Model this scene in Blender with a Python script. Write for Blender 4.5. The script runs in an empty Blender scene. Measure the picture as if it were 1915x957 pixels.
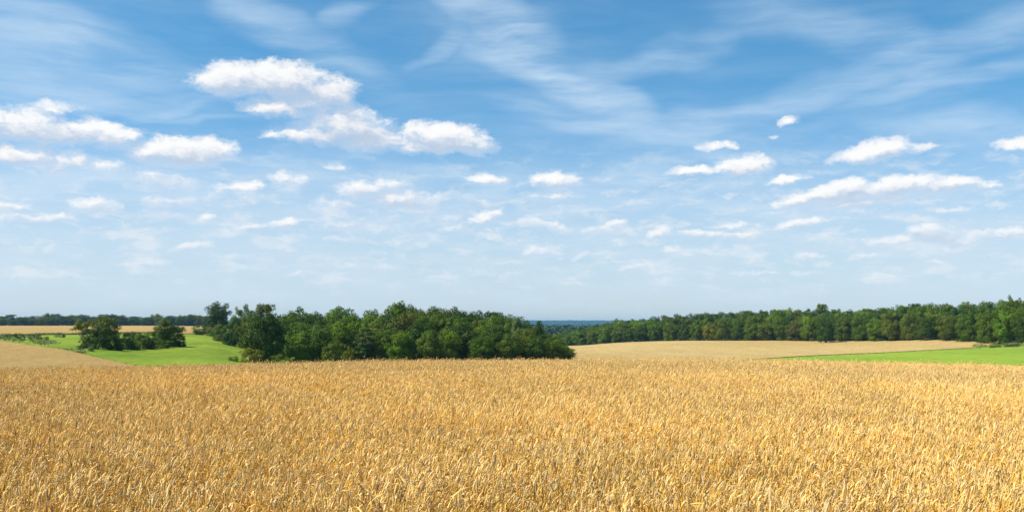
import bpy, math, random
import numpy as np
from mathutils import Vector

random.seed(7)
RNG = np.random.default_rng(11)
S = bpy.context.scene
COL = S.collection
rad = math.radians

# ------------------------------------------------------------------ camera
F = 1880.0            # focal length in photo pixels
HX, HY = 957.5, 605.0  # photo column straight ahead, photo row of the horizon
CZ = 1.9
cam = bpy.data.cameras.new('camera')
cam.sensor_width = 36.0
cam.lens = 36.0 * F / 1915.0
cam.shift_y = (HY - 478.5) / 1915.0
cam.clip_start = 0.1
cam.clip_end = 30000.0
cam_o = bpy.data.objects.new('camera', cam)
cam_o.location = (0, 0, CZ)
cam_o.rotation_euler = (rad(90), 0, 0)
COL.objects.link(cam_o)
S.camera = cam_o

# ------------------------------------------------------------------ light
SUN_EL, SUN_AZ = 50.0, -100.0      # azimuth measured from the view direction (+Y), negative = to the left
sd = bpy.data.lights.new('sun', 'SUN')
sd.energy = 5.0
sd.angle = rad(0.53)
sd.color = (1.0, 0.945, 0.85)
sun = bpy.data.objects.new('sun', sd)
_d = Vector((math.sin(rad(SUN_AZ)) * math.cos(rad(SUN_EL)), math.cos(rad(SUN_AZ)) * math.cos(rad(SUN_EL)), math.sin(rad(SUN_EL))))
sun.rotation_euler = (-_d).to_track_quat('-Z', 'Y').to_euler()
sun.location = (-60, 0, 80)
COL.objects.link(sun)

S.view_settings.view_transform = 'Standard'
S.view_settings.look = 'None'
EXPO = 0.55
S.view_settings.exposure = EXPO
S.view_settings.gamma = 1.0
S.view_settings.use_curve_mapping = False
S.render.engine = 'CYCLES'
cy = S.cycles
cy.max_bounces = 6
cy.diffuse_bounces = 2
cy.glossy_bounces = 2
cy.transmission_bounces = 4
cy.transparent_max_bounces = 8
cy.volume_bounces = 1
cy.caustics_reflective = False
cy.caustics_refractive = False


# ------------------------------------------------------------------ node helper
class NT:
    def __init__(self, tree):
        self.t = tree
        self.N = tree.nodes
        self.L = tree.links

    def node(self, kind, ins=None, **props):
        n = self.N.new(kind)
        for k, v in props.items():
            setattr(n, k, v)
        if ins:
            for k, v in ins.items():
                s = n.inputs[k]
                if isinstance(v, bpy.types.NodeSocket):
                    self.L.new(v, s)
                else:
                    s.default_value = v
        return n

    def m(self, op, a, b=0.0, c=0.0, clamp=False):
        return self.node('ShaderNodeMath', {0: a, 1: b, 2: c}, operation=op, use_clamp=clamp).outputs[0]

    def vm(self, op, a, b=(0, 0, 0), c=None):
        ins = {0: a, 1: b}
        if c is not None:
            ins[2] = c
        n = self.node('ShaderNodeVectorMath', ins, operation=op)
        return n.outputs['Value'] if op in ('LENGTH', 'DOT_PRODUCT') else n.outputs[0]

    def noise(self, vec, scale, detail=4.0, rough=0.55, out='Fac', **kw):
        return self.node('ShaderNodeTexNoise', {'Vector': vec, 'Scale': scale, 'Detail': detail, 'Roughness': rough, **kw}).outputs[out]

    def remap(self, v, a, b, c=0.0, d=1.0, interp='SMOOTHSTEP'):
        return self.node('ShaderNodeMapRange', {'Value': v, 1: a, 2: b, 3: c, 4: d}, interpolation_type=interp).outputs[0]

    def mix(self, f, a, b):
        n = self.N.new('ShaderNodeMix')
        n.data_type = 'RGBA'
        for k, v in ((0, f), (6, a), (7, b)):
            s = n.inputs[k]
            if isinstance(v, bpy.types.NodeSocket):
                self.L.new(v, s)
            else:
                s.default_value = (*v, 1.0) if (hasattr(v, '__len__') and len(v) == 3) else v
        return n.outputs[2]


# ------------------------------------------------------------------ sky with clouds
def px_sky(X, Y):
    u = (X - HX) / F
    v = (HY - Y) / F
    return math.atan(u), v / math.sqrt(1 + u * u)


# cumulus puffs: photo position, half sizes, tilt in degrees, strength
PUFFS = [
    (440, 155, 78, 40, 0, 1.15), (530, 156, 100, 42, 0, 1.2), (612, 176, 62, 42, 0, 1.0), (535, 122, 36, 12, 8, .65),
    (520, 204, 80, 26, 0, .95), (575, 196, 100, 32, -8, .85), (648, 208, 50, 26, -10, .7), (655, 240, 92, 38, -5, 1.1), (590, 254, 95, 26, 0, .85), (700, 268, 90, 26, 0, .95),
    (835, 262, 100, 34, -6, 1.15), (800, 275, 130, 20, 0, .95),
    (60, 245, 110, 40, 0, .95), (175, 254, 95, 32, -4, .95), (-60, 240, 90, 40, 0, 1.), (35, 292, 70, 24, 0, .95), (125, 306, 42, 28, 25, .8), (105, 204, 42, 15, 5, .55),
    (195, 313, 36, 15, 0, .5), (330, 288, 100, 34, 0, 1.05), (398, 285, 50, 32, 0, 1.1),
    (300, 338, 66, 22, -10, .6), (345, 374, 90, 20, 10, .55), (185, 388, 52, 17, 0, .85), (18, 388, 40, 10, 0, .7), (50, 409, 100, 12, 3, .75), (290, 402, 60, 12, 0, .4),
    (464, 352, 42, 15, 6, .8), (540, 336, 42, 14, -5, .55), (358, 466, 44, 12, 8, .8), (385, 408, 22, 10, 10, .6),
    (535, 420, 40, 12, 12, .8), (478, 424, 36, 9, 5, .6), (634, 312, 26, 12, 0, .45),
    (690, 358, 75, 24, 8, .7), (745, 377, 100, 26, -3, .85), (640, 386, 66, 22, 6, .6), (655, 424, 76, 13, 0, .7), (770, 425, 60, 14, 0, .45), (720, 410, 140, 26, 0, .35),
    (915, 337, 42, 17, 0, .85), (1036, 342, 54, 20, 0, .95), (1040, 367, 54, 10, 0, .65), (908, 408, 44, 15, 18, .85), (865, 431, 80, 13, 0, .5), (1022, 423, 48, 12, -12, .75),
    (1128, 433, 44, 11, 3, .65), (1153, 421, 24, 10, 15, .75), (1233, 436, 26, 12, 15, .85), (1340, 440, 90, 12, 0, .85), (1372, 422, 50, 8, 0, .65),
    (1257, 466, 18, 7, 0, .7), (1015, 470, 50, 9, 10, .5), (1185, 500, 32, 6, 10, .55), (1085, 480, 16, 6, 20, .5),
    (1300, 321, 60, 13, 0, .95), (1392, 311, 58, 25, 0, 1.05), (1470, 335, 42, 13, 5, .85), (1340, 275, 36, 11, 0, .85), (1476, 229, 24, 12, 5, .65), (1446, 258, 12, 7, 0, .55),
    (1625, 290, 70, 20, 5, .9), (1655, 281, 55, 23, 5, 1.0), (1708, 281, 34, 13, 10, .7), (1905, 272, 36, 14, 0, .7),
    (1492, 376, 52, 15, 10, .95), (1545, 366, 55, 22, 8, 1.0), (1588, 356, 46, 24, 5, 1.1), (1632, 362, 50, 20, 0, .9), (1680, 350, 55, 22, 0, 1.05), (1738, 347, 50, 20, 0, .95), (1790, 346, 55, 17, -3, 1.05), (1832, 348, 40, 10, -4, .8), (1610, 378, 150, 14, 3, .85),
    (1495, 419, 60, 11, 12, .75), (1675, 452, 60, 12, 4, .9), (1742, 441, 52, 21, 0, 1.1), (1790, 450, 70, 12, 0, .8), (1840, 442, 45, 11, 4, .7), (1888, 437, 40, 12, 6, .85),
    (1517, 481, 28, 10, 0, .65), (1622, 481, 48, 9, 5, .5), (1780, 394, 36, 8, 0, .45), (1420, 512, 50, 6, 0, .5), (1500, 513, 30, 6, 0, .45), (1645, 519, 36, 7, 0, .45), (1765, 491, 26, 6, 0, .45),
    (545, 515, 40, 7, 8, .4), (440, 480, 40, 8, 5, .4), (700, 500, 60, 8, 0, .35), (60, 520, 50, 7, 0, .35), (100, 470, 60, 9, 0, .35), (860, 505, 50, 8, 0, .35),
]
# thin veils of high cloud: position, half sizes, tilt, strength
VEILS = [
    (1090, 165, 330, 42, -26, .75), (930, 40, 150, 55, -30, .8), (560, 60, 220, 40, -28, .55), (650, 20, 60, 22, 35, .5), (830, 55, 80, 20, 45, .45), (1180, 235, 260, 26, -8, .6),
    (1450, 190, 280, 36, 10, .7), (1250, 95, 200, 30, 12, .5), (1700, 110, 130, 60, -35, .65), (1780, 240, 200, 40, -14, .6), (1560, 60, 200, 40, -20, .5), (1850, 60, 160, 40, 10, .5), (1700, 180, 260, 26, 8, .6),
    (120, 80, 260, 60, -10, .75), (160, 170, 260, 36, 0, .65), (20, 130, 140, 70, 0, .6), (340, 195, 90, 14, 14, .7), (260, 205, 160, 8, -2, .6), (300, 130, 200, 40, 0, .35),
    (860, 325, 170, 20, -4, .75), (1140, 335, 120, 40, 12, .85), (1180, 375, 220, 18, 7, .8), (1290, 360, 90, 18, 25, .55), (1400, 392, 210, 18, -2, .8), (900, 360, 100, 30, 20, .6), (600, 340, 260, 30, 0, .5),
    (80, 345, 260, 30, 0, .7), (500, 310, 120, 26, -8, .55), (330, 350, 150, 60, 0, .5), (700, 380, 200, 50, 0, .45),
]


def cloud_group(name, items, smooth, flat, grow=1.0):
    g = bpy.data.node_groups.new(name, 'ShaderNodeTree')
    g.interface.new_socket('Vector', in_out='INPUT', socket_type='NodeSocketVector')
    g.interface.new_socket('Field', in_out='OUTPUT', socket_type='NodeSocketFloat')
    t = NT(g)
    gi = g.nodes.new('NodeGroupInput')
    go = g.nodes.new('NodeGroupOutput')
    acc = None
    gx, gy, _ = t.node('ShaderNodeSeparateXYZ', {0: gi.outputs[0]}).outputs
    for (X, Y, rx, ry, ang, st) in items:
        if flat and ry < 22:
            st *= .90          # the small ones are thinner
        az, w = px_sky(X, Y)
        # the running value rides along in z (scaled away by the mapping): the puffs are then evaluated one after another
        src = t.node('ShaderNodeCombineXYZ', {0: gx, 1: gy, 2: 0.0 if acc is None else acc}).outputs[0]
        mp = t.node('ShaderNodeMapping', {'Vector': src, 'Location': (az, w, 0), 'Rotation': (0, 0, rad(ang)), 'Scale': (rx / F * grow, ry / F * grow, 1e6)}, vector_type='TEXTURE')
        v = mp.outputs[0]
        if flat:
            v = t.vm('MAXIMUM', v, t.vm('MULTIPLY', v, (1, -flat, 1)))
        f = t.m('MULTIPLY_ADD', t.vm('DOT_PRODUCT', v, v), -st, st)
        acc = f if acc is None else t.node('ShaderNodeMath', {0: acc, 1: f, 2: smooth}, operation='SMOOTH_MAX').outputs[0]
    g.links.new(acc, go.inputs[0])
    return g


def build_world():
    w = bpy.data.worlds.new('World')
    S.world = w
    w.use_nodes = True
    w.node_tree.nodes.clear()
    t = NT(w.node_tree)
    tc = t.node('ShaderNodeTexCoord').outputs['Generated']
    sep = t.node('ShaderNodeSeparateXYZ', {0: t.vm('NORMALIZE', tc)})
    x, y, z = sep.outputs
    h = t.m('SQRT', t.m('ADD', t.m('MULTIPLY', x, x), t.m('MULTIPLY', y, y)))
    az = t.m('ARCTAN2', x, y)
    el = t.m('DIVIDE', z, t.m('MAXIMUM', h, 0.02))
    P = t.node('ShaderNodeCombineXYZ', {0: az, 1: el, 2: 0.0}).outputs[0]
    # --- clear sky
    sky = t.node('ShaderNodeTexSky', sky_type='NISHITA', sun_disc=False, sun_elevation=rad(SUN_EL), sun_rotation=rad(SUN_AZ),
                 altitude=200.0, air_density=1.0, dust_density=0.6, ozone_density=2.5)
    skyc = sky.outputs[0]
    # --- wispy warp shared by both layers
    wn = t.node('ShaderNodeTexNoise', {'Vector': t.vm('MULTIPLY', P, (1, 1.7, 1)), 'Scale': 42.0, 'Detail': 7.0, 'Roughness': .68}).outputs['Color']
    warp = t.vm('MULTIPLY', t.vm('SUBTRACT', wn, (.5, .5, .5)), (.024, .016, 0))
    Pw = t.vm('ADD', P, warp)
    wl = t.node('ShaderNodeTexNoise', {'Vector': t.vm('MULTIPLY', P, (1, 1.6, 1)), 'Scale': 7.0, 'Detail': 3.0, 'Roughness': .5}).outputs['Color']
    warpl = t.vm('MULTIPLY', t.vm('SUBTRACT', wl, (.5, .5, .5)), (.11, .06, 0))
    Pl = t.vm('ADD', P, warpl)
    # --- high thin cloud
    vg = cloud_group('thin_cloud', VEILS, .25, 0)
    vn = w.node_tree.nodes.new('ShaderNodeGroup'); vn.node_tree = vg
    t.L.new(Pl, vn.inputs[0])
    vf = t.remap(vn.outputs[0], -.35, 1.0)
    # streaky grain of the veil: two slanting directions
    Pg = t.vm('ADD', P, t.vm('MULTIPLY', warpl, (.5, .45, 0)))
    s1 = t.node('ShaderNodeMapping', {'Vector': Pg, 'Rotation': (0, 0, rad(25)), 'Scale': (6, 36, 1)}).outputs[0]
    s2 = t.node('ShaderNodeMapping', {'Vector': Pg, 'Rotation': (0, 0, rad(-9)), 'Scale': (7, 46, 1)}).outputs[0]
    g1 = t.noise(s1, 1.0, 7.0, .62)
    g2 = t.noise(s2, 1.0, 7.0, .62)
    gr = t.remap(t.m('ADD', t.m('MULTIPLY', g1, .55), t.m('MULTIPLY', g2, .45)), .32, .68)
    lown = t.noise(t.vm('MULTIPLY', P, (1, 2, 1)), 3.2, 3, .5)
    bg = t.remap(lown, .38, .68)
    veil = t.m('ADD', t.m('MULTIPLY', vf, t.m('MULTIPLY_ADD', gr, .46, .14)), t.m('MULTIPLY', t.m('MULTIPLY_ADD', gr, .70, .30), t.m('MULTIPLY_ADD', bg, .26, .12)), clamp=True)
    # --- milky belt of flattened cloud above the horizon
    sm = t.node('ShaderNodeMapping', {'Vector': Pw, 'Scale': (9, 62, 1)}).outputs[0]
    mk = t.remap(t.noise(sm, 1.0, 6.0, .6), .40, .66)
    belt = t.m('MULTIPLY', t.remap(el, .20, .06), t.remap(el, -.02, .03))
    sm2 = t.node('ShaderNodeMapping', {'Vector': Pw, 'Scale': (24, 78, 1)}).outputs[0]
    n2 = t.noise(sm2, 1.0, 7.0, .62)
    milky = t.m('MULTIPLY', belt, t.m('MULTIPLY_ADD', mk, .30, .56))
    puffs = t.m('MULTIPLY', t.m('MULTIPLY', t.remap(n2, .47, .70), t.m('MULTIPLY', t.remap(el, .02, .05), t.remap(el, .20, .10))), .80)
    # --- cumulus
    cg = cloud_group('heap_cloud', PUFFS, .24, 1.35, 1.06)

    def field(vec):
        n = w.node_tree.nodes.new('ShaderNodeGroup'); n.node_tree = cg
        t.L.new(vec, n.inputs[0])
        return n.outputs[0], t.noise(t.vm('MULTIPLY', vec, (1, 1.5, 1)), 52.0, 9.0, .66)
    b0, n0 = field(Pw)
    stp = t.remap(el, .07, .20, .35, 1.0)
    b1, n1 = field(t.vm('ADD', Pw, t.vm('MULTIPLY', t.node('ShaderNodeCombineXYZ', {0: stp, 1: stp, 2: 0.0}).outputs[0], (-.0055, .0105, 0))))      # one step towards the sun
    f0 = t.m('ADD', b0, t.m('MULTIPLY_ADD', n0, 1.9, -.95))
    d = t.m('ADD', t.m('MINIMUM', t.m('SUBTRACT', b0, b1), .9), t.m('MULTIPLY', t.m('SUBTRACT', n0, n1), 1.2))
    lit = t.remap(d, -.20, .74)
    hi = t.m('MULTIPLY_ADD', lit, -.42, 1.14)      # crisp on the sunny side, frayed below
    alpha = t.remap(f0, -.12, hi)
    thick = t.remap(f0, .15, 1.1)
    # other parts of the sky carry the same kind of small puffs
    alpha = t.m('MULTIPLY', alpha, t.remap(el, .05, .15, .78, .96))
    cshade = t.mix(thick, (.66, .77, .91), (.52, .62, .77))
    ccol = t.mix(lit, cshade, (1.02, 1.01, 1.0))
    K = 1.0 / SKYK / 2 ** EXPO
    def sc(c, k):
        return t.vm('MULTIPLY', c, (k, k, k))
    base = t.vm('MULTIPLY', skyc, t.mix(t.remap(el, 0.0, .30), (.72, .84, 1.0), (.275, .76, .94)))
    v1 = t.mix(veil, base, (.63 * K, .79 * K, .95 * K))
    v2 = t.mix(milky, v1, (.64 * K, .77 * K, .89 * K))
    # distance pales the low clouds
    c2 = t.mix(t.m('MULTIPLY', t.remap(el, .12, .0), .75), ccol, (.66, .78, .89))
    v2 = t.mix(puffs, v2, (.80 * K, .86 * K, .92 * K))
    v3 = t.mix(alpha, v2, sc(c2, K))
    front = t.node('ShaderNodeBackground', {'Color': v3, 'Strength': SKYK})
    # the rest of the sky: the same air with looser cloud from plain noise (cheap to evaluate)
    on = t.remap(t.noise(t.vm('MULTIPLY', P, (1, 2.4, 1)), 6.0, 5.0, .55), .56, .74)
    on = t.m('MULTIPLY', on, t.remap(el, .01, .12))
    rest = t.mix(t.m('MULTIPLY', on, .85), base, (.92 * K, .93 * K, .95 * K))
    back = t.node('ShaderNodeBackground', {'Color': rest, 'Strength': SKYK})
    inside = t.m('MULTIPLY', t.m('LESS_THAN', t.m('ABSOLUTE', az), .85), t.m('MULTIPLY', t.m('LESS_THAN', el, .50), t.m('GREATER_THAN', el, -.02)))
    ms = t.node('ShaderNodeMixShader', {0: inside})
    t.L.new(back.outputs[0], ms.inputs[1]); t.L.new(front.outputs[0], ms.inputs[2])
    out = t.node('ShaderNodeOutputWorld')
    t.L.new(ms.outputs[0], out.inputs[0])
    w.cycles.sampling_method = 'MANUAL'
    w.cycles.sample_map_resolution = 512


SKYK = 0.10
build_world()


# ------------------------------------------------------------------ tagging and mesh helpers
def tag(o, label=None, cat=None, group=None, kind=None):
    for k, v in (('label', label), ('category', cat), ('group', group), ('kind', kind)):
        if v:
            o[k] = v
    return o


def mesh_from(name, verts, faces, mat=None, smooth=False, cols=None, nper=None):
    """verts (N,3); faces (M,k) int array, all the same k, or a list of faces"""
    me = bpy.data.meshes.new(name)
    verts = np.asarray(verts, dtype=np.float32)
    if isinstance(faces, np.ndarray):
        k = faces.shape[1]
        idx = faces.astype(np.int32).ravel()
        start = np.arange(0, len(idx), k, dtype=np.int32)
        tot = np.full(len(start), k, dtype=np.int32)
    else:
        idx = np.array([i for f in faces for i in f], dtype=np.int32)
        tot = np.array([len(f) for f in faces], dtype=np.int32)
        start = np.concatenate(([0], np.cumsum(tot)[:-1])).astype(np.int32)
    me.vertices.add(len(verts))
    me.vertices.foreach_set('co', verts.ravel())
    me.loops.add(len(idx))
    me.loops.foreach_set('vertex_index', idx)
    me.polygons.add(len(start))
    me.polygons.foreach_set('loop_start', start)
    me.polygons.foreach_set('loop_total', tot)
    me.update(calc_edges=True)
    me.polygons.foreach_set('use_smooth', np.full(len(start), smooth))
    if cols is not None:
        a = me.color_attributes.new('tint', 'FLOAT_COLOR', 'POINT')
        c = np.ones((len(verts), 4), dtype=np.float32)
        c[:, :3] = cols
        a.data.foreach_set('color', c.ravel())
    if mat:
        me.materials.append(mat)
    return me


def link(name, me, parent=None, loc=None):
    o = bpy.data.objects.new(name, me)
    COL.objects.link(o)
    if parent:
        o.parent = parent
    if loc is not None:
        o.location = loc
    return o


# ------------------------------------------------------------------ terrain
def interp_cols(table, X):
    xs = [r[0] for r in table]
    return np.interp(X, xs, [r[1] for r in table])


CREST = [(-600, 705), (0, 695), (270, 690), (430, 686), (700, 679), (1070, 678), (1400, 679), (1600, 682), (1915, 690), (2500, 700)]
# surface seen at photo column X: (depth in m, photo row)
SURF = [
    (-700, [(110, 690), (190, 634), (245, 625), (850, 609), (1200, 609)]),
    (0, [(110, 690), (150, 661), (190, 636), (245, 626), (400, 618), (850, 609), (1200, 609)]),
    (125, [(110, 690), (152, 652), (220, 634), (265, 624), (400, 617), (850, 609), (1200, 609)]),
    (270, [(110, 683), (160, 664), (220, 642), (300, 621), (400, 616.5), (850, 609), (1200, 609)]),
    (400, [(120, 683), (175, 660), (220, 644), (300, 626), (400, 619), (850, 610), (1200, 610)]),
    (450, [(120, 690), (165, 676), (220, 656), (300, 640), (500, 625), (850, 615), (1200, 612)]),
    (700, [(120, 700), (170, 684), (240, 668), (330, 650), (500, 640), (850, 625), (1200, 616)]),
    (1071, [(120, 692), (190, 673), (300, 657), (420, 646), (520, 650), (620, 642), (850, 631), (1200, 626)]),
    (1150, [(120, 692), (190, 673), (300, 654), (428, 641.5), (520, 638), (650, 634), (850, 630), (1200, 626)]),
    (1250, [(120, 692), (190, 673), (300, 652), (432, 638), (510, 632), (650, 630), (850, 628), (1200, 625)]),
    (1400, [(120, 692), (190, 673), (280, 654), (415, 638), (490, 627), (600, 622), (850, 622), (1200, 618)]),
    (1540, [(120, 690), (205, 665.5), (280, 654), (390, 641), (455, 622), (550, 620), (850, 620), (1200, 618)]),
    (1650, [(120, 688), (165, 675), (230, 660), (300, 649), (370, 640), (430, 621), (550, 619), (850, 619), (1200, 618)]),
    (1850, [(110, 690), (150, 675), (275, 649), (350, 622), (450, 617), (850, 617), (1200, 617)]),
    (1915, [(110, 691), (150, 672), (270, 645), (335, 619), (450, 616), (850, 616), (1200, 616)]),
    (2600, [(110, 700), (150, 690), (230, 670), (300, 632), (450, 616), (850, 616), (1200, 616)]),
]
_US = np.linspace((-700 - HX) / F, (2600 - HX) / F, 260)
_LY = np.linspace(math.log(2.0), math.log(12000.0), 420)


def _table():
    Y = np.exp(_LY)
    cols = []
    for X, pts in SURF:
        ce = interp_cols(CREST, X)
        e = (ce - HY) / F - .03564
        yn = Y[Y <= 72]
        zn = np.where(yn > 20, -8.2e-4 * (yn - 20) ** 2, 0) - e * yn - 0.0
        zn_t = zn + .35      # the table is the seen surface of far fields; ground lies .35 under it
        ys = [p[0] for p in pts]
        zs = [CZ - (p[1] - HY) / F * p[0] for p in pts]
        ys = list(yn) + ys + [2500, 12000]
        zs = list(zn_t) + zs + [-20, -24]
        cols.append(np.interp(Y, ys, zs))
    cols = np.array(cols)
    Xs = np.array([r[0] for r in SURF])
    us = (Xs - HX) / F
    T = np.stack([np.interp(_US, us, cols[:, j]) for j in range(len(Y))], axis=1)
    # soften the creases (not in the near field)
    k = np.array([1, 4, 7, 4, 1.]); k /= k.sum()
    w = np.clip((Y - 60) / 20, 0, 1)[None, :]
    for _ in range(3):
        A = np.pad(T, ((2, 2), (0, 0)), mode='edge')
        A = sum(k[i] * A[i:i + T.shape[0]] for i in range(5))
        B = np.pad(A, ((0, 0), (2, 2)), mode='edge')
        B = sum(k[i] * B[:, i:i + T.shape[1]] for i in range(5))
        T = A * (1 - w) + B * w
    return T


_T = _table()


def surf(x, y):
    """height of the seen field surface (arrays)"""
    x = np.asarray(x, float); y = np.asarray(y, float)
    yy = np.maximum(y, 2.0)
    u = x / np.maximum(y, 6.0)
    fu = np.clip((u - _US[0]) / (_US[1] - _US[0]), 0, len(_US) - 1.001)
    fy = np.clip((np.log(yy) - _LY[0]) / (_LY[1] - _LY[0]), 0, len(_LY) - 1.001)
    i = fu.astype(int); j = fy.astype(int)
    a = fu - i; b = fy - j
    return (_T[i, j] * (1 - a) * (1 - b) + _T[i + 1, j] * a * (1 - b) + _T[i, j + 1] * (1 - a) * b + _T[i + 1, j + 1] * a * b)


def gz(x, y):
    return surf(x, y) - .35


def at(X, y):
    """point on the ground at photo column X and depth y"""
    x = (X - HX) / F * y
    return x, y, float(gz(x, y))


# ------------------------------------------------------------------ materials
def new_mat(name):
    m = bpy.data.materials.new(name)
    m.use_nodes = True
    m.node_tree.nodes.clear()
    return m, NT(m.node_tree)


def finish(t, shader):
    o = t.node('ShaderNodeOutputMaterial')
    t.L.new(shader, o.inputs['Surface'])


def field_mat(name, c1, c2, c3, fine, bump, rows=None, blotch=.012):
    m, t = new_mat(name)
    P = t.node('ShaderNodeNewGeometry').outputs['Position']
    PD = t.vm('MULTIPLY', P, (1, .16, 1))      # the drill rows run away from us
    big = t.remap(t.noise(t.vm('MULTIPLY', P, (1, .5, 1)), blotch, 5, .6), .36, .64)
    mid = t.remap(t.noise(PD, .22, 6, .65), .34, .66)
    fn = t.noise(PD, fine, 6, .8)
    c = t.mix(big, c1, c2)
    c = t.mix(t.m('MULTIPLY', mid, .45), c, c3)
    fr = t.remap(fn, .3, .72, .60, 1.40, 'LINEAR')
    c = t.vm('MULTIPLY', c, t.node('ShaderNodeCombineXYZ', {0: fr, 1: fr, 2: fr}).outputs[0])
    if rows:
        ang, per, dark = rows
        mp = t.node('ShaderNodeMapping', {'Vector': P, 'Rotation': (0, 0, rad(ang))}).outputs[0]
        wob = t.m('MULTIPLY', t.noise(P, .02, 2, .5), 3.0)
        xx = t.m('ADD', t.node('ShaderNodeSeparateXYZ', {0: mp}).outputs[0], wob)
        fr2 = t.m('ABSOLUTE', t.m('SUBTRACT', t.m('FRACT', t.m('DIVIDE', xx, per)), .5))
        ln = t.m('MULTIPLY', t.remap(fr2, .03, .0), t.remap(t.noise(P, .05, 3, .6), .42, .62))
        c = t.mix(t.m('MULTIPLY', ln, .6), c, dark)
    h = t.m('ADD', t.noise(PD, fine * .5, 6, .8), t.m('MULTIPLY', t.noise(P, fine * 2.5, 3, .7), .5))
    bp = t.node('ShaderNodeBump', {'Strength': bump, 'Distance': .35, 'Height': h}).outputs[0]
    b = t.node('ShaderNodeBsdfPrincipled', {'Base Color': c, 'Roughness': .95, 'Normal': bp})
    b.inputs['Specular IOR Level'].default_value = .15
    finish(t, b.outputs[0])
    return m


M_GROUND = field_mat('soil_and_grass', (.10, .12, .035), (.13, .13, .05), (.16, .13, .07), 3.0, .6)
M_SOIL = field_mat('straw_strewn_soil', (.30, .19, .08), (.24, .15, .06), (.38, .26, .11), 14.0, .7)
M_FARWHEAT = field_mat('ripe_wheat_canopy', (.47, .305, .10), (.40, .255, .082), (.30, .205, .055), 3.0, 1.0, rows=(20, 24, (.25, .20, .07)))
M_PALEWHEAT = field_mat('pale_wheat_canopy', (.52, .365, .14), (.45, .305, .108), (.36, .245, .075), 2.0, .9, rows=(88, 31, (.28, .24, .09)))
M_MEADOW = field_mat('meadow_grass', (.115, .205, .006), (.195, .295, .012), (.28, .27, .03), 1.3, 1.0, blotch=.05)
M_CANOPY = field_mat('woodland_floor', (.035, .06, .015), (.045, .075, .018), (.03, .05, .015), .2, .5)
M_MEADOW2 = field_mat('young_green_crop', (.225, .335, .020), (.165, .265, .014), (.29, .31, .045), 1.3, .9, blotch=.03)


def leaf_mat(name, trans=.10):
    m, t = new_mat(name)
    oi = t.node('ShaderNodeObjectInfo')
    at_ = t.node('ShaderNodeAttribute', attribute_name='tint').outputs['Color']
    c = t.vm('MULTIPLY', oi.outputs['Color'], at_)
    d = t.node('ShaderNodeBsdfPrincipled', {'Base Color': c, 'Roughness': .55})
    d.inputs['Specular IOR Level'].default_value = .12
    tr = t.node('ShaderNodeBsdfTranslucent', {'Color': t.vm('MULTIPLY', c, (1.1, 1.25, .6))})
    mx = t.node('ShaderNodeMixShader', {0: trans})
    t.L.new(d.outputs[0], mx.inputs[1]); t.L.new(tr.outputs[0], mx.inputs[2])
    finish(t, mx.outputs[0])
    return m


M_LEAF = leaf_mat('leaves')


def bark_mat():
    m, t = new_mat('bark')
    P = t.node('ShaderNodeTexCoord').outputs['Object']
    n = t.noise(t.vm('MULTIPLY', P, (6, 6, 1)), 2.0, 5, .6)
    c = t.mix(n, (.07, .055, .04), (.20, .17, .13))
    bp = t.node('ShaderNodeBump', {'Strength': .6, 'Distance': .05, 'Height': n}).outputs[0]
    finish(t, t.node('ShaderNodeBsdfPrincipled', {'Base Color': c, 'Roughness': .9, 'Normal': bp}).outputs[0])
    return m


M_BARK = bark_mat()


def straw_mat():
    m, t = new_mat('straw')
    a = t.node('ShaderNodeAttribute', attribute_name='tint').outputs['Color']
    b = t.node('ShaderNodeAttribute', attribute_name='clump_tint', attribute_type='INSTANCER').outputs['Color']
    c = t.vm('MULTIPLY', a, b)
    d = t.node('ShaderNodeBsdfPrincipled', {'Base Color': c, 'Roughness': .5})
    d.inputs['Specular IOR Level'].default_value = .2
    tr = t.node('ShaderNodeBsdfTranslucent', {'Color': c})
    mx = t.node('ShaderNodeMixShader', {0: .22})
    t.L.new(d.outputs[0], mx.inputs[1]); t.L.new(tr.outputs[0], mx.inputs[2])
    finish(t, mx.outputs[0])
    return m


M_STRAW = straw_mat()


# ------------------------------------------------------------------ the ground sheet
def spaced(lo, hi, fine_lo, fine_hi, step, grow=1.12):
    v = list(np.arange(fine_lo, fine_hi + step * .5, step))
    s = step
    x = v[-1]
    while x < hi:
        s *= grow
        x += s
        v.append(min(x, hi))
    s = step
    x = v[0]
    while x > lo:
        s *= grow
        x -= s
        v.insert(0, max(x, lo))
    return np.array(v)


def build_ground():
    xs = spaced(-10000, 10000, -60, 60, 2.0, 1.035)
    ys = spaced(-1500, 12000, 2, 110, 2.0, 1.03)
    X, Y = np.meshgrid(xs, ys)
    Z = gz(X.ravel(), Y.ravel())
    V = np.stack([X.ravel(), Y.ravel(), Z], 1)
    nx, ny = len(xs), len(ys)
    i, j = np.meshgrid(np.arange(nx - 1), np.arange(ny - 1))
    a = (j * nx + i).ravel()
    Fc = np.stack([a, a + 1, a + nx + 1, a + nx], 1)
    o = link('ground', mesh_from('ground', V, Fc, M_GROUND, True))
    tag(o, kind='structure')
    return o


build_ground()


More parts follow.
